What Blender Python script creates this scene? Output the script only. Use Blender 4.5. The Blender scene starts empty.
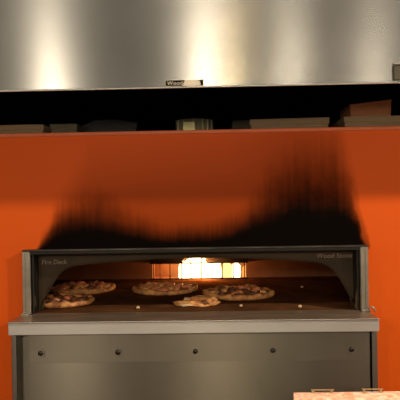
import bpy, bmesh, math, random
from mathutils import Vector, Matrix, noise

random.seed(7)
SC = bpy.context.scene
COL = SC.collection
PI = math.pi
R = math.radians

# ------------------------------------------------------------------ camera
F_PX = 641.0
CAM = Vector((0.083, -2.33, 1.45))
YAW, ROLL = R(1.6), R(-0.95)
RC = Matrix.Rotation(YAW, 3, 'Z') @ Matrix.Rotation(R(90), 3, 'X') @ Matrix.Rotation(ROLL, 3, 'Z')
cd = bpy.data.cameras.new('camera')
cam = bpy.data.objects.new('camera', cd)
COL.objects.link(cam)
cd.sensor_width = 36
cd.lens = F_PX / 400 * 36
cd.clip_start = 0.05
cam.matrix_world = Matrix.Translation(CAM) @ RC.to_4x4()
SC.camera = cam


def at(px, py, Y):
    d = RC @ Vector(((px - 200) / F_PX, -(py - 200) / F_PX, -1))
    return CAM + d * ((Y - CAM.y) / d.y)


def on(px, py, z):
    d = RC @ Vector(((px - 200) / F_PX, -(py - 200) / F_PX, -1))
    return CAM + d * ((z - CAM.z) / d.z)


# ------------------------------------------------------------------ objects
def tag(o, label=None, cat=None, group=None, kind=None):
    if label: o['label'] = label
    if cat: o['category'] = cat
    if group: o['group'] = group
    if kind: o['kind'] = kind
    return o


def thing(name, label, cat, loc=(0, 0, 0), rot=(0, 0, 0), group=None):
    o = bpy.data.objects.new(name, None)
    o.empty_display_size = 0.05
    COL.objects.link(o)
    o.location = loc
    o.rotation_euler = rot
    return tag(o, label, cat, group)


def obj(name, bm, m, parent=None, smooth=False, loc=None, rot=None):
    me = bpy.data.meshes.new(name)
    bmesh.ops.recalc_face_normals(bm, faces=bm.faces)
    bm.to_mesh(me)
    bm.free()
    if smooth:
        for p in me.polygons: p.use_smooth = True
    me.materials.append(m)
    o = bpy.data.objects.new(name, me)
    COL.objects.link(o)
    if parent: o.parent = parent
    if loc is not None: o.location = loc
    if rot is not None: o.rotation_euler = rot
    return o


def box(bm, x0, x1, y0, y1, z0, z1, bev=0.0):
    g = bmesh.ops.create_cube(bm, size=1)
    vs = g['verts']
    for v in vs:
        v.co = Vector(((x0 + x1) / 2 + v.co.x * (x1 - x0), (y0 + y1) / 2 + v.co.y * (y1 - y0), (z0 + z1) / 2 + v.co.z * (z1 - z0)))
    if bev > 0:
        es = list({e for v in vs for e in v.link_edges})
        bmesh.ops.bevel(bm, geom=es, offset=bev, segments=2, affect='EDGES', profile=0.6)
    return bm


def bx(*a, bev=0.0):
    return box(bmesh.new(), *a, bev=bev)


def prism(bm, pts, axis, a0, a1):
    """polygon pts (u, v) extruded along axis from a0 to a1; axis 'y': u=x v=z; 'x': u=y v=z; 'z': u=x v=y"""
    def P(u, v, a):
        return {'y': (u, a, v), 'x': (a, u, v), 'z': (u, v, a)}[axis]
    A = [bm.verts.new(P(u, v, a0)) for u, v in pts]
    B = [bm.verts.new(P(u, v, a1)) for u, v in pts]
    bm.faces.new(A)
    bm.faces.new(B[::-1])
    n = len(pts)
    for i in range(n):
        bm.faces.new((A[i], B[i], B[(i + 1) % n], A[(i + 1) % n]))
    return bm


def lathe(bm, prof, seg=48, fn=None):
    rings = []
    for (r, z) in prof:
        if r < 1e-6:
            rings.append([bm.verts.new((0, 0, z))])
        else:
            rings.append([bm.verts.new((r * math.cos(2 * PI * k / seg), r * math.sin(2 * PI * k / seg), z)) for k in range(seg)])
    for a, b in zip(rings, rings[1:]):
        for k in range(seg):
            k2 = (k + 1) % seg
            if len(a) == 1 and len(b) == 1: continue
            if len(a) == 1: bm.faces.new((a[0], b[k], b[k2]))
            elif len(b) == 1: bm.faces.new((a[k], b[0], a[k2]))
            else: bm.faces.new((a[k], b[k], b[k2], a[k2]))
    if fn:
        for v in bm.verts: v.co = fn(v.co.copy())
    return bm


def tube(bm, pts, r, seg=10):
    pts = [Vector(p) for p in pts]
    rings = []
    for i, p in enumerate(pts):
        d = (pts[min(i + 1, len(pts) - 1)] - pts[max(i - 1, 0)]).normalized()
        up = Vector((0, 0, 1)) if abs(d.z) < 0.9 else Vector((1, 0, 0))
        u = d.cross(up).normalized(); w = d.cross(u)
        rr = r[i] if isinstance(r, (list, tuple)) else r
        rings.append([bm.verts.new(p + (u * math.cos(2 * PI * k / seg) + w * math.sin(2 * PI * k / seg)) * rr) for k in range(seg)])
    for a, b in zip(rings, rings[1:]):
        for k in range(seg):
            bm.faces.new((a[k], a[(k + 1) % seg], b[(k + 1) % seg], b[k]))
    bm.faces.new(rings[0]); bm.faces.new(rings[-1][::-1])
    return bm


# ------------------------------------------------------------------ materials
def mat(name):
    m = bpy.data.materials.new(name)
    m.use_nodes = True
    nt = m.node_tree
    return m, nt, nt.nodes['Principled BSDF']


def N(nt, t, **kw):
    n = nt.nodes.new(t)
    for k, v in kw.items(): setattr(n, k, v)
    return n


def coords(nt, scale, which='Object'):
    tc = N(nt, 'ShaderNodeTexCoord'); mp = N(nt, 'ShaderNodeMapping')
    mp.inputs['Scale'].default_value = scale
    nt.links.new(tc.outputs[which], mp.inputs['Vector'])
    return mp.outputs['Vector']


def noise_tex(nt, vec, scale, detail=4, rough=0.55):
    n = N(nt, 'ShaderNodeTexNoise')
    n.inputs['Scale'].default_value = scale; n.inputs['Detail'].default_value = detail
    n.inputs['Roughness'].default_value = rough
    nt.links.new(vec, n.inputs['Vector'])
    return n.outputs['Fac']


def ramp(nt, fac, stops):
    r = N(nt, 'ShaderNodeValToRGB')
    e = r.color_ramp.elements
    while len(e) < len(stops): e.new(0.5)
    for i, (p, c) in enumerate(stops):
        e[i].position = p
        e[i].color = (c, c, c, 1) if not isinstance(c, (tuple, list)) else (*c, 1)
    nt.links.new(fac, r.inputs['Fac'])
    return r.outputs['Color']


def math_n(nt, op, a, b=None, c=None, clamp=False):
    n = N(nt, 'ShaderNodeMath', operation=op, use_clamp=clamp)
    for i, v in enumerate((a, b, c)):
        if v is None: continue
        if isinstance(v, (int, float)): n.inputs[i].default_value = v
        else: nt.links.new(v, n.inputs[i])
    return n.outputs[0]


def maprange(nt, v, a, b, c, d, smooth=True):
    n = N(nt, 'ShaderNodeMapRange', interpolation_type='SMOOTHSTEP' if smooth else 'LINEAR')
    for i, x in enumerate((v, a, b, c, d)):
        if isinstance(x, (int, float)): n.inputs[i].default_value = x
        else: nt.links.new(x, n.inputs[i])
    return n.outputs[0]


def mix(nt, fac, a, b):
    n = N(nt, 'ShaderNodeMix', data_type='RGBA')
    for s, v in ((0, fac), (6, a), (7, b)):
        if isinstance(v, (int, float)): n.inputs[s].default_value = v
        elif isinstance(v, (tuple, list)): n.inputs[s].default_value = (*v, 1)
        else: nt.links.new(v, n.inputs[s])
    return n.outputs[2]


def bump(nt, p, h, strength, dist=0.01):
    b = N(nt, 'ShaderNodeBump')
    b.inputs['Strength'].default_value = strength; b.inputs['Distance'].default_value = dist
    nt.links.new(h, b.inputs['Height']); nt.links.new(b.outputs[0], p.inputs['Normal'])


def steel(name, c0, c1, rough=0.32, aniso=0.9, metal=1.0, blotch=(2, 2, 5), tz=True, var=1.0):
    """brushed stainless: brushing runs sideways, so highlights stretch up and down"""
    m, nt, p = mat(name)
    f = noise_tex(nt, coords(nt, blotch), 2.0, 5)
    fine = noise_tex(nt, coords(nt, (3, 3, 220)), 3.0, 3)
    c = mix(nt, ramp(nt, f, ((0.3, 0.0), (0.7, 1.0))), c0, c1)
    nt.links.new(c, p.inputs['Base Color'])
    p.inputs['Metallic'].default_value = metal
    p.inputs['Roughness'].default_value = rough
    if var: nt.links.new(maprange(nt, fine, 0.3, 0.7, rough - 0.012, rough + 0.015), p.inputs['Roughness'])
    p.inputs['Anisotropic'].default_value = aniso
    if tz:
        v = N(nt, 'ShaderNodeCombineXYZ'); v.inputs[2].default_value = 1
        nt.links.new(v.outputs[0], p.inputs['Tangent'])
    return m


def plain(name, c0, c1, rough=0.7, scale=12, stretch=(1, 1, 1), bmp=0.0, metal=0.0, spec=0.5):
    m, nt, p = mat(name)
    f = noise_tex(nt, coords(nt, stretch), scale, 6)
    nt.links.new(mix(nt, ramp(nt, f, ((0.32, 0.0), (0.68, 1.0))), c0, c1), p.inputs['Base Color'])
    p.inputs['Roughness'].default_value = rough
    p.inputs['Metallic'].default_value = metal
    p.inputs['Specular IOR Level'].default_value = spec
    if bmp: bump(nt, p, f, bmp)
    return m


def glow(name, col, s):
    m = bpy.data.materials.new(name); m.use_nodes = True
    nt = m.node_tree; nt.nodes.clear()
    o = N(nt, 'ShaderNodeOutputMaterial'); e = N(nt, 'ShaderNodeEmission')
    e.inputs[0].default_value = (*col, 1); e.inputs[1].default_value = s
    nt.links.new(e.outputs[0], o.inputs[0])
    return m


M = {}
M['hood'] = steel('brushed_hood_steel', (0.37, 0.375, 0.36), (0.46, 0.465, 0.45), 0.27, 0.94, 0.93, blotch=(1.5, 1, 1.5), var=0)
M['hem'] = steel('hem_steel', (0.42, 0.40, 0.36), (0.50, 0.48, 0.44), 0.4, 0.3)
M['ledge'] = steel('ledge_steel', (0.55, 0.53, 0.50), (0.66, 0.645, 0.61), 0.38, 0.6, 0.72)
M['ledge_top'] = plain('greasy_ledge_steel', (0.26, 0.18, 0.125), (0.40, 0.30, 0.22), 0.38, 9, (1, 4, 1), 0, 0.6)
M['panel'] = steel('cabinet_steel', (0.235, 0.215, 0.17), (0.30, 0.28, 0.225), 0.33, 0.93, blotch=(1.5, 1, 0.8))
M['strip'] = steel('service_strip_steel', (0.225, 0.203, 0.16), (0.285, 0.262, 0.21), 0.40, 0.9, blotch=(1.5, 1, 0.8))
M['post'] = steel('post_steel', (0.27, 0.245, 0.20), (0.37, 0.34, 0.285), 0.40, 0.5, blotch=(3, 3, 8))
M['corner'] = steel('corner_steel', (0.20, 0.18, 0.155), (0.25, 0.23, 0.20), 0.42, 0.5)
M['sooty_steel'] = plain('sooty_steel', (0.006, 0.005, 0.004), (0.016, 0.012, 0.009), 0.55, 14, (1, 1, 3), 0, 0.2)
M['face'] = plain('burnt_face_plate', (0.042, 0.028, 0.015), (0.064, 0.042, 0.022), 0.6, 6, (1, 1, 2), 0.05, 0.05, 0.2)
M['bolt'] = plain('dark_bolt_steel', (0.03, 0.026, 0.02), (0.08, 0.07, 0.055), 0.4, 40, metal=0.8)
M['hearth'] = plain('hearth_stone', (0.075, 0.030, 0.012), (0.15, 0.062, 0.026), 0.85, 9, (1, 1, 1), 0.15, 0, 0.0)
M['chamber'] = plain('oven_dome_refractory', (0.055, 0.024, 0.013), (0.10, 0.045, 0.024), 0.85, 7, (1, 1, 1), 0.2)
M['brick'] = plain('firebox_brick', (0.30, 0.13, 0.06), (0.42, 0.2, 0.09), 0.85, 14, (1, 1, 1), 0.25)
M['black'] = plain('soot_black', (0.004, 0.004, 0.004), (0.009, 0.008, 0.007), 0.9, 5, spec=0.1)  # near-black colour paints in the shade under the hood
M['iron'] = plain('black_iron', (0.008, 0.006, 0.005), (0.02, 0.014, 0.01), 0.6, 30, metal=0.4)
M['letter'] = plain('tan_lettering', (0.22, 0.17, 0.12), (0.28, 0.22, 0.16), 0.5, 30)
M['card'] = plain('brown_cardboard', (0.22, 0.145, 0.08), (0.28, 0.185, 0.105), 0.85, 20, (1, 1, 6))
M['card_red'] = plain('reddish_cardboard', (0.40, 0.15, 0.065), (0.48, 0.19, 0.085), 0.85, 20, (1, 1, 5))
M['card_dark'] = plain('dark_cardboard', (0.10, 0.082, 0.05), (0.15, 0.125, 0.08), 0.85, 20, (1, 1, 5))
M['tray'] = plain('dark_grey_tray', (0.022, 0.022, 0.023), (0.036, 0.036, 0.037), 0.55, 18)
M['flue'] = steel('flue_steel', (0.50, 0.46, 0.30), (0.62, 0.58, 0.39), 0.3, 0.3, 0.45)
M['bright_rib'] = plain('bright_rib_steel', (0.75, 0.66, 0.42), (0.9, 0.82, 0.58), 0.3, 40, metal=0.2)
M['badge_black'] = plain('badge_black', (0.004, 0.004, 0.003), (0.007, 0.006, 0.006), 0.8, 20, spec=0.0)
M['badge_pale'] = plain('badge_pale', (0.62, 0.55, 0.43), (0.70, 0.62, 0.49), 0.4, 20)
M['hood_plate'] = plain('dull_plate_steel', (0.06, 0.054, 0.038), (0.085, 0.077, 0.055), 0.6, 20, metal=0.0, spec=.2)
M['brass'] = plain('pale_brass', (0.38, 0.28, 0.15), (0.46, 0.35, 0.2), 0.4, 30, metal=0.5)
M['floor'] = plain('quarry_tile_floor', (0.10, 0.045, 0.028), (0.15, 0.07, 0.045), 0.6, 4)
M['wire'] = plain('greenish_steel', (0.28, 0.30, 0.22), (0.42, 0.42, 0.33), 0.4, 30, metal=0.7)

# pizza materials
def crust_mat():
    m, nt, p = mat('baked_crust')
    f = noise_tex(nt, coords(nt, (1, 1, 1)), 28, 5)
    c = mix(nt, ramp(nt, f, ((0.42, 0.0), (0.66, 1.0))), (0.88, 0.42, 0.14), (0.32, 0.11, 0.035))
    nt.links.new(c, p.inputs['Base Color']); p.inputs['Roughness'].default_value = 0.7
    bump(nt, p, f, 0.5)
    return m
M['crust'] = crust_mat()
M['cheese'] = plain('browned_cheese', (0.60, 0.20, 0.07), (0.86, 0.44, 0.15), 0.5, 45, bmp=0.4)
M['cheese_dark'] = plain('dark_topping_bed', (0.20, 0.07, 0.03), (0.55, 0.22, 0.08), 0.5, 45, bmp=0.4)
M['meat'] = plain('red_topping', (0.72, 0.19, 0.085), (0.85, 0.33, 0.15), 0.5, 60, bmp=0.4)
M['crumb'] = plain('toasted_crumb', (0.62, 0.40, 0.2), (0.75, 0.55, 0.32), 0.7, 60, bmp=0.4)
M['char'] = plain('charred_topping', (0.10, 0.035, 0.018), (0.22, 0.085, 0.04), 0.6, 60, bmp=0.4)

# salmon speckled counter
def speck():
    m, nt, p = mat('salmon_speckled_stone')
    f = noise_tex(nt, coords(nt, (1, 1, 1)), 90, 4, 0.7)
    c = ramp(nt, f, ((0.36, (0.70, 0.27, 0.15)), (0.5, (0.85, 0.48, 0.32)), (0.62, (0.92, 0.74, 0.58))))
    nt.links.new(c, p.inputs['Base Color']); p.inputs['Roughness'].default_value = 0.5
    return m
M['speck'] = speck()


# orange enamel with a soot stain that rose out of the oven mouth
def orange():
    m, nt, p = mat('sooted_orange_panel')
    tc = N(nt, 'ShaderNodeTexCoord'); sep = N(nt, 'ShaderNodeSeparateXYZ')
    nt.links.new(tc.outputs['Object'], sep.inputs[0])
    X, Z = sep.outputs[0], sep.outputs[2]
    streak = noise_tex(nt, coords(nt, (60, 1, 2.2)), 1.0, 4, 0.6)
    wisp = noise_tex(nt, coords(nt, (5, 1, 3.5)), 1.0, 5, 0.6)
    Xw = math_n(nt, 'ADD', X, math_n(nt, 'MULTIPLY', math_n(nt, 'SUBTRACT', wisp, 0.5), 0.10))
    u = math_n(nt, 'ADD', math_n(nt, 'DIVIDE', Xw, 1.4), 0.5)
    def px(v): return ((v - 195) / 275) / 1.4 + 0.5
    hs = [(30, 0.0), (42, .06), (56, .16), (82, .205), (112, .19), (140, .12), (165, .085), (212, .095), (240, .135), (260, .21), (282, .31), (310, .345), (335, .33), (349, .25), (358, .04), (364, 0)]
    h = ramp(nt, u, [(px(a), b / 0.4) for a, b in hs])
    h0 = math_n(nt, 'MULTIPLY', h, 0.4)
    cloud = noise_tex(nt, coords(nt, (9, 1, 7)), 1.0, 5, 0.6)
    h = math_n(nt, 'MULTIPLY', h0, maprange(nt, streak, 0.3, 0.7, 0.90, 1.08, False))
    dz = math_n(nt, 'SUBTRACT', Z, 1.262)
    t = math_n(nt, 'DIVIDE', dz, math_n(nt, 'MAXIMUM', h, 0.004))
    t = math_n(nt, 'ADD', t, math_n(nt, 'MULTIPLY', math_n(nt, 'SUBTRACT', cloud, 0.5), 0.5))
    core = math_n(nt, 'MULTIPLY', maprange(nt, t, 0.35, 1.35, 1.0, 0.0), maprange(nt, h, 0.003, 0.02, 0.0, 1.0))
    hz = ramp(nt, u, [(px(a), b / 0.4) for a, b in ((32, 0.0), (52, .07), (90, .15), (150, .17), (230, .19), (300, .26), (335, .23), (352, .12), (366, 0))])
    h0 = math_n(nt, 'MULTIPLY', hz, 0.4)
    t2 = math_n(nt, 'DIVIDE', dz, math_n(nt, 'MAXIMUM', h0, 0.004))
    haze = math_n(nt, 'MULTIPLY', maprange(nt, t2, 0.4, 3.2, 0.58, 0.0), maprange(nt, h0, 0.004, 0.03, 0.0, 1.0))
    s = math_n(nt, 'SUBTRACT', 1.0, math_n(nt, 'MULTIPLY', math_n(nt, 'SUBTRACT', 1.0, core), math_n(nt, 'SUBTRACT', 1.0, haze)))
    s = math_n(nt, 'MULTIPLY', s, math_n(nt, 'GREATER_THAN', dz, 0.0))
    base = mix(nt, noise_tex(nt, coords(nt, (1.2, 1, 1.6)), 1.5, 3), (0.66, 0.086, 0.005), (0.74, 0.110, 0.008))
    c = mix(nt, s, base, (0.005, 0.0035, 0.0027))
    nt.links.new(c, p.inputs['Base Color'])
    p.inputs['Roughness'].default_value = 0.48
    nt.links.new(math_n(nt, 'MULTIPLY', math_n(nt, 'SUBTRACT', 1.0, s), 0.12), p.inputs['Specular IOR Level'])
    return m
M['orange'] = orange()

# ------------------------------------------------------------------ setting
DECK = 1.045          # level of hearth and ledge
TOP = 1.703          # top of the orange front
HW = 0.600           # half width of the mouth
bm = bmesh.new()
box(bm, -1.6, -HW, 0, 0.04, 0, TOP); box(bm, HW, 1.6, 0, 0.04, 0, TOP)
box(bm, -HW, HW, 0, 0.04, 1.268, TOP); box(bm, -HW, HW, 0, 0.04, 0, DECK - 0.06)
tag(obj('wall_front', bm, M['orange']), 'orange panel wall around the oven mouth, blackened with soot above it', 'wall', kind='structure')
tag(obj('trim_top', bx(-1.6, 1.6, -0.004, 0.06, TOP - 0.012, TOP + 0.002, bev=0.003), plain('orange_cap', (0.55, 0.10, 0.02), (0.62, 0.13, 0.03), 0.5)), 'thin orange cap strip along the top of the orange wall', 'trim', kind='structure')
tag(obj('floor', bx(-3, 3, -4.2, 1.6, -0.1, 0), M['floor']), 'brown tiled floor in front of the oven', 'floor', kind='structure')
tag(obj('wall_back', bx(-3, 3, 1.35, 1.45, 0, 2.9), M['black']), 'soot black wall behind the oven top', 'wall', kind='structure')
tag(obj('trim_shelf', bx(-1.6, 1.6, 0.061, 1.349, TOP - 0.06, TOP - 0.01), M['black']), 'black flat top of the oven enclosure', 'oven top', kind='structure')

# ------------------------------------------------------------------ hood
HY = -0.35
zl = at(200, 88.5, HY).z
hood = thing('exhaust_hood', 'wide brushed stainless steel exhaust hood over the oven', 'exhaust hood', (0, HY, zl))
obj('front_panel', bx(-1.5, 1.5, 0, 0.02, 0.008, 0.95), M['hood'], hood)
hem = obj('hem', bx(-1.5, 1.5, -0.004, 0.024, 0.002, 0.0075, bev=0.002), M['hem'], hood)
tag(hem, 'bright folded lower edge')
obj('side_panel', bx(-1.52, -1.5, 0, 1.6, 0, 0.95), M['hood'], hood)
obj('side_panel', bx(1.5, 1.52, 0, 1.6, 0, 0.95), M['hood'], hood)
obj('inner_lining', bx(-1.5, 1.5, 0.021, 0.03, 0.01, 0.93), M['black'], hood)
obj('hood_roof', bx(-1.5, 1.5, 0.021, 1.69, 0.931, 0.95), M['black'], hood)
# gutter and filters inside
for k in range(6):
    obj('grease_filter', bx(-1.5 + 0.5 * k + 0.01, -1.5 + 0.5 * k + 0.49, 1.2, 1.24, 0.42, 0.92, bev=0.004), M['black'], hood)
pl = at(396.5, 75, HY)
w = at(400, 75, HY).x - at(393, 75, HY).x
obj('latch_plate', bx(pl.x - w / 2, pl.x + w * 1.1, -0.012, 0, 0.012, 0.058, bev=0.002), M['hood_plate'], hood)
obj('latch_lip', bx(pl.x - w / 2 - .003, pl.x + w * 1.1, -0.018, 0, 0.058, 0.064, bev=0.001), M['hem'], hood)

# maker's badge on the hood
b0, b1 = at(165.5, 85, HY), at(203.5, 85, HY)
bw = b1.x - b0.x; bh = 0.0185
badge = thing('badge', 'small black and cream maker badge stuck low on the hood', 'badge', (b0.x, HY - 0.0005, zl + 0.0085))
obj('backing', bx(0, bw, -0.0025, 0, 0, bh), M['badge_pale'], badge)  # pale field paints in the glare over the badge's right half
k = bw / 38
dark = obj('dark_field', prism(bmesh.new(), [(0.3 * k, 0.001), (17 * k, 0.001), (19.5 * k, bh - 0.001), (0.3 * k, bh - 0.001)], 'y', -0.004, -0.0025), M['badge_black'], badge)
obj('end_mark', prism(bmesh.new(), [(35.5 * k, 0.001), (37.6 * k, 0.001), (37.6 * k, bh - 0.001), (33.5 * k, bh - 0.001), (35 * k, bh - 0.006)], 'y', -0.004, -0.0025), M['badge_black'], badge)


def text(name, s, size, m, parent, loc, shear=0.0, ext=0.0008, space=1.0):
    c = bpy.data.curves.new(name, 'FONT')
    c.body = s; c.size = size; c.shear = shear; c.extrude = ext; c.space_character = space
    c.materials.append(m)
    o = bpy.data.objects.new('tmp_text', c)
    COL.objects.link(o)
    dg = bpy.context.evaluated_depsgraph_get()
    me = bpy.data.meshes.new_from_object(o.evaluated_get(dg))
    bpy.data.objects.remove(o)
    o = bpy.data.objects.new(name, me)
    COL.objects.link(o)
    if not me.materials: me.materials.append(m)
    o.parent = parent; o.location = loc; o.rotation_euler = (R(90), 0, 0)
    return o


text('lettering', 'Wood', 0.0172, M['badge_pale'], badge, (1.8 * k, -0.0045, 0.0034), 0, 0.0005, 1.12)

# ------------------------------------------------------------------ oven
oven = thing('pizza_oven', 'wide built-in stainless pizza oven with a low arched mouth', 'oven', (0, 0, 0))
FH = 1.279
ox0, ox1 = at(22.6, 280, -.03).x, at(368.4, 280, -.03).x
obj('header', bx(ox0, ox1, -0.026, 0.03, 1.2615, FH, bev=0.003), M['sooty_steel'], oven)
obj('header_lip', bx(ox0, ox1, -0.034, -0.026, FH - 0.005, FH + 0.001, bev=0.001), plain('smoked_lip_steel', (0.012, 0.010, 0.008), (0.11, 0.10, 0.085), 0.4, 3, (2, 1, 1), 0, 0.8), oven)
for s, e in ((-1, ox0), (1, ox1)):
    # an L section: front flange and inner return
    g = lambda d: e - s * d
    pts = [(g(0), -0.03), (g(.025), -0.03), (g(.028), -0.027), (g(.028), 0.05), (g(.024), 0.05), (g(.022), -0.003), (g(0), -0.003)]
    p_ = obj('side_post', prism(bmesh.new(), pts, 'z', DECK + 0.001, FH - 0.006), M['post'], oven)
    obj('post_foot', bx(min(g(-.002), g(.028)), max(g(-.002), g(.028)), -0.05, -0.0305, DECK + 0.0005, DECK + 0.006, bev=0.001), M['wire'], p_)
    obj('flange_fold', bx(min(g(.009), g(.011)), max(g(.009), g(.011)), -0.0315, -0.03, DECK + .006, FH - .01), M['corner'], p_)
    obj('jamb_liner', bx(min(g(.0295), g(.036)), max(g(.0295), g(.036)), -0.01, 0.054, DECK + .001, 1.261), M['sooty_steel'], oven)

# face plate with arched mouth
PY = 0.055
def arch():
    right = []
    a = [(352.5, 309.6), (352, 303), (350, 296), (346, 288.5), (340.5, 279), (334, 270.5), (327, 265), (318, 261.8), (300, 260.2), (270, 258.6), (235, 257.2), (195.5, 256.8)]
    for px_, py_ in a:
        q = at(px_, py_, PY)
        right.append((q.x, q.z))
    xc = right[-1][0]
    right[0] = (right[0][0], DECK + 0.0005)
    left = [(2 * xc - x, z) for x, z in right[:-1]]
    return left, right
L_, R_ = arch()
mouth = L_ + [R_[-1]] + R_[:-1][::-1]
outer = [(-0.62, DECK + .0005), (-0.62, 1.262), (0.62, 1.262), (0.62, DECK + .0005)]
pts = [outer[0], outer[1], outer[2], outer[3]] + mouth[::-1]
fp = obj('face_plate', prism(bmesh.new(), pts, 'y', PY, PY + 0.012), M['face'], oven)
# raised rim that follows the mouth
bm = bmesh.new()
tube(bm, [(x, PY - 0.002, z) for x, z in mouth], 0.0030, 8)
obj('mouth_rim', bm, M['face'], oven, smooth=True)
q = at(41.5, 264.3, PY)
text('lettering', 'Fire Deck', 0.024, M['letter'], fp, (q.x, PY - 0.0012, q.z), 0.15, 0.0006, 1.0)
q = at(316.5, 258.0, PY)
text('lettering', 'Wood Stone', 0.0237, M['letter'], fp, (q.x, PY - 0.0012, q.z), 0.1, 0.0006, 1.06)
q = at(351.5, 299.5, PY)
obj('stud', lathe(bmesh.new(), [(0, 0), (.007, 0), (.007, .006), (.004, .010), (0, .010)], 16), M['iron'], oven, True, (q.x, PY - 0.003, q.z), (R(90), 0, 0))

# chamber
BY = 1.0
obj('hearth', prism(bmesh.new(), [(-0.5935, -0.001), (0.5935, -0.001), (0.5935, .045), (0.849, .045), (0.849, BY - .001), (-0.849, BY - .001), (-0.849, .045), (-0.5935, .045)], 'z', DECK - 0.055, DECK), M['hearth'], oven)
for s in (-1, 1):
    obj('chamber_wall', bx(min(s * .88, s * .85), max(s * .88, s * .85), PY + .013, BY + .14, DECK - .05, 1.34), M['chamber'], oven)
# vaulted ceiling
prof = [(-0.85, 1.20)] + [(-0.85 + 1.7 * i / 24, 1.20 + 0.14 * math.sin(PI * i / 24)) for i in range(1, 24)] + [(0.85, 1.20), (0.88, 1.38), (-0.88, 1.38)]
obj('vault', prism(bmesh.new(), prof, 'y', PY + .013, BY + 0.01), M['chamber'], oven)
# back wall with burner niche
n0, n1 = at(152.5, 270, BY).x, at(246, 270, BY).x
nz = at(200, 256, BY).z
bm = bmesh.new()
box(bm, -0.849, n0, BY, BY + 0.03, DECK - .05, 1.33); box(bm, n1, 0.849, BY, BY + 0.03, DECK - .05, 1.33)
box(bm, n0, n1, BY, BY + 0.03, nz, 1.33)
obj('back_wall', bm, plain('back_refractory', (0.30, 0.13, 0.06), (0.40, 0.18, 0.085), 0.85, 8, bmp=0.2), oven)
bm = bmesh.new()
box(bm, n0 - .02, n1 + .02, BY + 0.12, BY + 0.14, DECK - .05, nz + .03)
box(bm, n0 - .02, n0, BY + .031, BY + 0.12, DECK - .05, nz + .03); box(bm, n1, n1 + .02, BY + .031, BY + 0.12, DECK - .05, nz + .03)
box(bm, n0, n1, BY + .031, BY + 0.12, nz, nz + .03)
box(bm, n0, n1, BY, BY + 0.12, DECK - .05, DECK - .005)
obj('firebox', bm, M['brick'], oven)
lz = at(200, 262.5, BY).z
# lintel across the vault back; the header's shade is in its dark colour
bm = bmesh.new()
xa, xb = at(182, 262, BY - .02).x, at(208.5, 262, BY - .02).x
cz = at(195, 257.2, BY - .02).z
pts = [(n0 - .01, 1.30), (n0 - .01, lz), (xa, lz), (xa + .004, cz - .012), (xa + .02, cz), (xb - .02, cz), (xb - .004, cz - .012), (xb, lz), (n1 + .01, lz), (n1 + .01, 1.30)]
obj('lintel', prism(bm, pts, 'y', BY - 0.026, BY - 0.002), plain('sooted_lintel', (0.014, 0.007, 0.004), (0.03, 0.015, 0.009), 0.9, 8), oven)

# ledge, cabinet
LY = -0.176
lx0, lx1 = at(8.0, 327, LY).x, at(379.3, 325, LY).x
le = obj('ledge', bx(lx0, lx1, LY + 0.001, -0.0005, DECK - 0.044, DECK - 0.002, bev=0.002), M['ledge'], oven)
obj('ledge_surface', bx(lx0 + .003, lx1 - .003, LY + 0.004, -0.0015, DECK - 0.002, DECK), M['ledge_top'], le)
obj('nosing', bx(lx0, lx1, LY - 0.004, LY + .003, DECK - 0.0045, DECK + 0.001, bev=0.0015), M['hem'], le)
CY = -0.135
px0, px1 = at(29, 360, CY).x, at(370.3, 360, CY).x
zs = at(200, 362, CY).z
obj('service_strip', bx(px0, px1, CY + .004, CY + .02, zs + 0.001, DECK - 0.046), M['strip'], oven)
obj('front_panel', bx(px0, px1, CY + .006, CY + .02, 0.1, zs + 0.0003), M['panel'], oven)
obj('kick_plate', bx(px0, px1, CY + .05, CY + .06, 0.0, 0.1), M['bolt'], oven)
e0, e1 = at(11.5, 360, CY).x, at(377.8, 360, CY).x
obj('corner_post', bx(e0, e0 + 0.017, CY, -0.001, 0, DECK - .045, bev=0.003), M['corner'], oven)
obj('corner_post', bx(e1 - 0.019, e1, CY, -0.001, 0, DECK - .045, bev=0.003), M['corner'], oven)
obj('post_return', bx(e0 + .0175, px0 - .0005, CY + .05, CY + .06, 0, DECK - .045), M['strip'], oven)
for px_ in (40.5, 118, 195.5, 273, 351.5):
    q = at(px_, 351.5 - (px_ - 195) * 0.013, CY)
    sc = obj('screw', lathe(bmesh.new(), [(0, .0045), (.005, .0045), (.0085, .002), (.0095, 0), (.0095, -.003), (0, -.003)], 20), M['bolt'], oven, True, (q.x, CY + .001, q.z), (R(90), 0, 0))
    obj('washer', lathe(bmesh.new(), [(.0095, .0), (.0135, .0), (.0135, .0015), (.0095, .0015)], 20), M['strip'], sc, False)

# bent wire catch at the foot of the right post
q0 = on(371, 313, DECK)
bm = bmesh.new()
P = [(0.0, 0, 0.004), (-.004, 0, 0.012), (0.0, 0, 0.018), (0.008, 0, 0.019), (0.015, 0, 0.014), (0.018, 0, 0.006), (0.019, 0, 0.003)]
tube(bm, P, 0.0028, 8)
ct = obj('wire_hook', bm, M['wire'], None, True, (q0.x, -0.06, DECK))
tag(ct, 'small bent grey green wire hook at the foot of the right oven post', 'hook')

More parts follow.
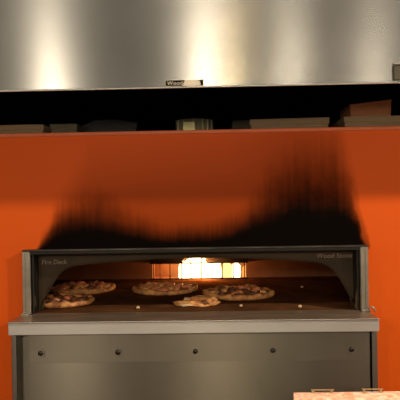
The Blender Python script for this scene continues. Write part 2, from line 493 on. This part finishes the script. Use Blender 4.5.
# ------------------------------------------------------------------ fire guard and fire
GY = BY - 0.05
def gx(p): return at(p, 270, GY).x
gz = lambda p: at(200, p, GY).z
guard = thing('fire_guard', 'low black iron grate standing before the flames at the oven back', 'fire guard', (0, GY, DECK))
tops = {181.5: 0, 191: 1, 201.5: 1, 208: 0}
for p_ in (153.5, 160, 170, 181.5, 191, 201.5, 212, 222.5, 233.5, 244.5):
    hi = gz(258) if p_ in (191, 201.5) else gz(263)
    obj('bar', tube(bmesh.new(), [(gx(p_), 0, 0.0005), (gx(p_), 0, hi - DECK)], 0.0024 if p_ != 160 else 0.0014, 8), M['iron'], guard, True)
obj('top_rail', tube(bmesh.new(), [(gx(150), 0, gz(263) - DECK), (gx(248), 0, gz(263) - DECK)], 0.0026, 8), M['iron'], guard, True)
obj('foot_rail', tube(bmesh.new(), [(gx(150), 0, 0.003), (gx(248), 0, 0.003)], 0.0026, 8), M['iron'], guard, True)
# arched crown of the middle bay
pts = [(gx(182) + (gx(209) - gx(182)) * i / 14, 0, gz(263) - DECK + (gz(257.6) - gz(263)) * min(1, 1.35 * math.sin(PI * i / 14))) for i in range(15)]
obj('crown_rail', tube(bmesh.new(), pts, 0.0018, 8), M['iron'], guard, True)

FY = BY + 0.06
fire = thing('gas_fire', 'bright yellow white flames burning behind the grate', 'fire', (0, FY, DECK - 0.005))
def flame(px_, wpx, top_py, m, y=0.0, seedv=0):
    c = at(px_, 270, FY); h = at(200, top_py, FY).z - DECK + 0.005
    r = wpx / 2 / (F_PX / (FY + 2.33))
    prof = [(0, 0), (.9, .0), (.97, .12), (1, .3), (.98, .55), (.9, .74), (.7, .88), (.35, .97), (0, 1)]
    def fn(co):
        n = noise.noise(Vector((co.x * 3, co.z * 4 + seedv, seedv)))
        return Vector((co.x * r * (1 + .25 * n) + n * .25 * r * co.z, co.y * min(r, .035), co.z * h))
    o = obj('flame', lathe(bmesh.new(), prof, 20, fn), m, fire, True, (c.x, y, 0))
    return o
M['f_white'] = glow('white_hot_flame', (1.0, 0.80, 0.42), 4.0)
M['f_yellow'] = glow('yellow_flame', (1.0, 0.60, 0.20), 2.0)
M['f_orange'] = glow('orange_flame', (1.0, 0.36, 0.07), 1.3)
flame(196, 27, 256.5, M['f_white'], 0.005, 1)
flame(211, 22, 261.5, M['f_white'], 0, 2)
flame(186, 15, 260, M['f_white'], -.005, 3)
flame(227, 12, 262.5, M['f_yellow'], 0.004, 4)
flame(236, 9, 262.5, M['f_white'], 0, 5)
flame(246, 8, 266, M['f_orange'], 0.01, 8)

# ------------------------------------------------------------------ pizzas
def lump_bm(r, hgt, sd):
    bm = bmesh.new()
    bmesh.ops.create_icosphere(bm, subdivisions=2, radius=1)
    for v in bm.verts:
        n = noise.noise(v.co * 1.6 + Vector((sd, sd * 2, 0)))
        v.co = v.co * (1 + 0.35 * n)
        v.co = Vector((v.co.x * r, v.co.y * r, v.co.z * hgt))
    return bm


def pizza(px_, py_, wpx, label, cheese, toppings, seedv, squash=1.0, rz=0.0):
    c = on(px_, py_, DECK)
    d = c.y - CAM.y
    rad = wpx / 2 * d / F_PX
    t = thing('pizza', label, 'pizza', (c.x, c.y, DECK + 0.001), (0, 0, rz), 'pizzas baking on the hearth')
    prof = [(0, 0), (.90, 0), (.97, .004), (1.0, .011), (.985, .019), (.94, .023), (.88, .021), (.82, .013), (.5, .011), (0, .011)]
    def fn(co):
        a = math.atan2(co.y, co.x); rr = math.hypot(co.x, co.y)
        n1 = noise.noise(Vector((math.cos(a) * 1.6, math.sin(a) * 1.6, seedv)))
        n2 = noise.noise(Vector((math.cos(a) * 5, math.sin(a) * 5, seedv + 9)))
        k = rad * (1 + 0.05 * n1 + 0.02 * n2)
        z = co.z * (1 + (0.5 * n2 + 0.3 * n1) * (rr > .7))
        return Vector((co.x * k, co.y * k * squash, z))
    obj('crust', lathe(bmesh.new(), prof, 64, fn), M['crust'], t, True)
    def fn2(co):
        a = math.atan2(co.y, co.x)
        n = noise.noise(Vector((co.x * 6, co.y * 6, seedv + 3)))
        k = rad * (1 + 0.03 * noise.noise(Vector((math.cos(a) * 3, math.sin(a) * 3, seedv))))
        return Vector((co.x * k, co.y * k * squash, co.z + 0.004 * n))
    obj('cheese', lathe(bmesh.new(), [(.86, .013), (.84, .0165), (.7, .0175), (.5, .018), (.3, .018), (.15, .018), (0, .018)], 48, fn2), cheese, t, True)
    rnd = random.Random(seedv)
    for i in range(toppings[1]):
        a = i * 2.39996 + rnd.uniform(-.3, .3); rr = rad * 0.76 * math.sqrt((i + .5) / toppings[1])
        m = M[rnd.choice(toppings[0])]
        s = rnd.uniform(0.013, 0.022)
        obj('topping_piece', lump_bm(s, rnd.uniform(.008, .015), seedv + i), m, t, True, (rr * math.cos(a), rr * math.sin(a) * squash, 0.020))
    return t


pizza(83, 291, 65, 'small rust coloured pizza at the far left of the hearth', M['cheese'], (('meat', 'cheese', 'meat', 'char'), 24), 3)
pizza(63.5, 304.0, 62, 'dark topped pizza nearest the mouth on the left, beside the oven post', M['cheese_dark'], (('char', 'cheese', 'meat', 'char'), 20), 5)
pizza(165, 291.5, 66, 'pizza heaped with reddish toppings left of centre, before the grate', M['cheese'], (('meat', 'meat', 'cheese'), 24), 11)
pizza(239, 296, 72, 'pizza with a thick pale crust ring right of the centre', M['cheese_dark'], (('char', 'cheese', 'char', 'meat'), 16), 17)

# torn folded flatbread in the middle front
c = on(198, 305, DECK)
fb = thing('torn_flatbread', 'crumpled torn flatbread lying at the centre front of the hearth', 'flatbread', (c.x, c.y, DECK + 0.001))
def blob(name, m, pos, rad, sd, n=3):
    bm = bmesh.new()
    bmesh.ops.create_icosphere(bm, subdivisions=n, radius=1)
    for v in bm.verts:
        q = v.co.copy()
        nn = noise.noise(q * 1.5 + Vector((sd, 0, sd))) * .45 + noise.noise(q * 4 + Vector((0, sd, sd))) * .2
        q = q * (1 + nn)
        v.co = Vector((q.x * rad[0], q.y * rad[1], max(q.z * rad[2], -pos[2] + 0.0005)))
    return obj(name, bm, m, fb, True, pos)
sx = (c.y - CAM.y) / F_PX
blob('base_sheet', M['crust'], (-0.01, 0.02, 0.006), (0.085, 0.07, 0.010), 2)
blob('folded_edge', M['crust'], (14 * sx, -0.01, 0.012), (0.024, 0.03, 0.017), 4)
blob('folded_edge', M['cheese'], (2 * sx, 0.04, 0.018), (0.04, 0.03, 0.012), 6)
blob('burnt_fold', M['char'], (6.5 * sx, -0.03, 0.010), (0.014, 0.016, 0.010), 8)
blob('pale_flake', M['crumb'], (-12 * sx, 0.035, 0.016), (0.014, 0.012, 0.008), 10)
blob('pale_flake', M['crumb'], (-12 * sx, -0.045, 0.006), (0.022, 0.010, 0.006), 12)

# crumbs along the front
for i, (px_, py_, r_, lab) in enumerate((
        (138, 309.5, .006, 'pale crumb on the hearth lip below the reddish pizza'),
        (241, 307, .005, 'pale crumb on the hearth in front of the right hand pizza'),
        (300, 308.3, .006, 'rightmost pale crumb on the hearth lip, apart from the pizzas'),
        (302, 288, .005, 'pale crumb deep on the hearth, right of all the pizzas'))):
    q = on(px_, py_, DECK)
    bm = lump_bm(r_ * 1.2, r_, 30 + i)
    zmin = min(v.co.z for v in bm.verts)
    tag(obj('bread_crumb', bm, M['crumb'], None, True, (q.x, q.y, DECK - zmin + .0003)), lab, 'crumb', 'crumbs on the hearth')

# ------------------------------------------------------------------ things on top of the oven
TZ = TOP - 0.01 + 0.0005
def carton(label, x0, x1, y0, dep, h, m, rz=0.0, z=TZ, lid=0.35):
    cx, cy = (x0 + x1) / 2, y0 + dep / 2
    hw, hd = (x1 - x0) / 2, dep / 2
    t = thing('cardboard_box', label, 'box', (cx, cy, z), (0, 0, rz), 'boxes on top of the oven')
    obj('body', bx(-hw + .004, hw - .004, -hd + .004, hd - .004, 0, h - .002), m, t)
    obj('lid', bx(-hw, hw, -hd, hd, h * (1 - lid), h, bev=0.002), m, t)
    obj('flap', bx(-hw * .25, hw * .25, -hd - .002, -hd, h * .55, h * .93), m, t)
    return t
def X(px_, Y): return at(px_, 125, Y).x
carton('pale brown flat cardboard box at the far left on the oven top', X(-60, .12), X(43.5, .12), .12, .32, .058, M['card'])
carton('dark olive cardboard box beside the pale box at far left', X(49.5, .2), X(77, .2), .2, .3, .068, M['card_dark'])
carton('long brown cardboard box right of the flue, slightly turned', X(252, .16), X(331, .16), .15, .25, .066, M['card'], R(-4))
e_ = carton('wide flat cardboard box at far right under the reddish wedge box', X(344, .10), X(440, .10), .10, .35, .062, M['card'])
carton('small dim cardboard box tucked behind the long brown box', X(232, .5), X(262, .5), .46, .2, .10, M['card_dark'])
# wedge shaped reddish carton on the right hand box
wx0, wx1 = X(350.5, .13), X(391.5, .13)
t = thing('cardboard_box', 'reddish cardboard box with a sloping top, stacked on the right hand box', 'box', ((wx0 + wx1) / 2, .13, TZ + .0625), (0, 0, 0), 'boxes on top of the oven')
hw = (wx1 - wx0) / 2
obj('body', prism(bmesh.new(), [(-hw + .002, 0), (hw - .002, 0), (hw, .060), (-hw, .044)], 'y', 0, .2), M['card_red'], t)
obj('lid', prism(bmesh.new(), [(-hw - .002, .0445), (hw + .002, .0605), (hw + .002, .064), (-hw - .002, .048)], 'y', -.004, .205), M['card_red'], t)
# dark grey tray
tx0, tx1 = X(76, .3), X(137, .3)
t = thing('serving_tray', 'dark grey tray propped up left of the steel flue', 'tray', ((tx0 + tx1) / 2, .30, TZ + 0.0), (0, 0, 0))
hw = (tx1 - tx0) / 2
obj('tray_face', prism(bmesh.new(), [(-hw + .03, .004), (hw - .02, .004), (hw, .086), (hw * .2, .100), (-hw * .45, .098), (-hw, .07)], 'y', 0.006, .014), M['tray'], t, rot=(R(-14), 0, 0))
obj('tray_rim', tube(bmesh.new(), [(-hw + .03, .008, .006), (-hw, .008, .07), (-hw * .45, .008, .098), (hw * .2, .008, .100), (hw, .008, .086), (hw - .02, .008, .006), (-hw + .03, .008, .006)], .005, 8), M['tray'], t, True, rot=(R(-14), 0, 0))

# flue collar
FYc = .42
fx, fr = at(194.5, 125, FYc).x, (at(214, 125, FYc).x - at(175, 125, FYc).x) / 2
ftop = at(194, 119.5, FYc - fr).z
flue = thing('flue_collar', 'round ribbed steel flue collar in the middle of the oven top', 'flue', (fx, FYc, TZ))
hgt = ftop - TZ + .005
def glint_rib(co):
    a = math.atan2(co.y, co.x); r_ = math.hypot(co.x, co.y)
    k = 1 + 0.025 * max(0, math.cos(a * 24)) ** 6
    return Vector((co.x * k, co.y * k, co.z))
obj('collar_wall', lathe(bmesh.new(), [(fr * .93, 0), (fr * .95, hgt), (fr * .90, hgt), (fr * .88, 0)], 240, glint_rib), M['flue'], flue, True)
for p_ in (177.5, 183.5, 193.3, 203, 208, 212):  # pale strips added on the collar to paint in its glints
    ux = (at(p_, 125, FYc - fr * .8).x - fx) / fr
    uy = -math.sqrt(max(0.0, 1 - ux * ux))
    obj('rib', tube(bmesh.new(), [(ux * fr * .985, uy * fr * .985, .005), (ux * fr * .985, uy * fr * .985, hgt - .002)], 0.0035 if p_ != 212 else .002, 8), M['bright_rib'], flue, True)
obj('base_flange', lathe(bmesh.new(), [(fr * .96, 0), (fr * 1.2, 0), (fr * 1.2, .004), (fr * .96, .004)], 48), M['flue'], flue)
obj('damper_plate', lathe(bmesh.new(), [(0, hgt * .5), (fr * .86, hgt * .5), (fr * .86, hgt * .54), (0, hgt * .54)], 40), M['iron'], flue)
q = at(188.5, 123, FYc - fr)
obj('rating_plate', bx(q.x - fx - .022, q.x - fx + .026, -fr - .004, -fr + .002, hgt * .42, hgt * .86, bev=.001), plain('yellowish_plate', (0.42, 0.38, 0.16), (0.5, 0.46, 0.22), 0.4, 20, metal=0.4), flue)

# ------------------------------------------------------------------ near counter at lower right
c0 = on(293.5, 392.6, 1.05)
ctr = thing('service_counter', 'salmon pink speckled counter corner in the right foreground', 'counter', (c0.x, c0.y, 0))
obj('counter_top', prism(bmesh.new(), [(0, 0), (0.9, 0.012), (0.9, -0.55), (-0.06, -0.55)], 'z', 1.02, 1.05), M['speck'], ctr)
obj('counter_base', bx(0.04, 0.88, -0.53, -0.03, 0, 1.0195), M['panel'], ctr)
for (a, b, y_, lab) in ((311, 334, 389.6, 'thin pale brass strip at the near counter back edge, left of two'), (362, 383, 388.8, 'thin pale brass strip at the near counter back edge, right of two')):
    p0, p1 = on(a, y_ + 1.5, 1.05), on(b, y_ + 1.5, 1.05)
    yy = c0.y - 0.006
    s0, s1 = at(a, y_, yy), at(b, y_, yy)
    t = thing('edge_clip', lab, 'clip', ((s0.x + s1.x) / 2, yy, 1.0503), group='brass strips on the near counter')
    w_ = (s1.x - s0.x) / 2
    zt = max(s0.z - 1.0503, .004)
    obj('strip', bx(-w_, w_, -.002, .002, zt - .0014, zt), M['brass'], t)
    for u in (-.8, .8):
        obj('leg', bx(w_ * u - .002, w_ * u + .002, -.0015, .0015, 0, zt - .002), M['brass'], t)

# ------------------------------------------------------------------ light
w = bpy.data.worlds.new('world'); SC.world = w
w.use_nodes = True
bg = w.node_tree.nodes['Background']
bg.inputs[0].default_value = (1.0, 0.86, 0.66, 1); bg.inputs[1].default_value = 0.20


def lamp(name, loc, power, col=(1, .84, .64), rad=.05, typ='POINT', rot=None, size=None, spread=None):
    l = bpy.data.lights.new(name, typ); l.energy = power; l.color = col
    if typ == 'POINT': l.shadow_soft_size = rad
    if typ == 'SPOT':
        l.shadow_soft_size = rad; l.spot_size = size; l.spot_blend = 0.6
    o = bpy.data.objects.new(name, l); COL.objects.link(o); o.location = loc
    if rot: o.rotation_euler = rot
    return o


lamp('hanging_lamp', (-1.25, -3.6, 1.84), 52, rad=.07)
lamp('hanging_lamp', (-0.02, -4.0, 2.0), 62, rad=.10)
lamp('hanging_lamp', (0.22, -4.0, 2.1), 16, (1, .72, .36), rad=.05)
lamp('hanging_lamp', (0.73, -4.0, 2.1), 22, rad=.10)
lamp('hanging_lamp', (1.35, -3.6, 1.85), 17, rad=.10)  # added unseen lamp, brightens the left of the oven interior
lamp('hanging_lamp', (2.4, -3.2, 2.10), 40, rad=.10)
lamp('ceiling_lamp', (2.3, -1.38, 2.82), 230, rad=.06)
lamp('ceiling_lamp', (-1.9, -1.38, 2.82), 66, rad=.06)
lamp('counter_lamp', (0.55, -1.45, 2.6), 60, rad=.08, typ='SPOT', rot=(0, 0, 0), size=R(50))  # added spot with no fitting, brightens only the near counter
lamp('fire_light', (gx(166), BY + .07, DECK + .05), 0.15, (1, .40, .11), rad=.02)
lamp('fire_light', (gx(203), BY - .04, DECK + .06), 5.0, (1, .42, .12), rad=.02)

SC.view_settings.view_transform = 'Standard'
SC.view_settings.look = 'None'
SC.view_settings.gamma = 1
SC.view_settings.use_curve_mapping = False
SC.view_settings.exposure = 0.0
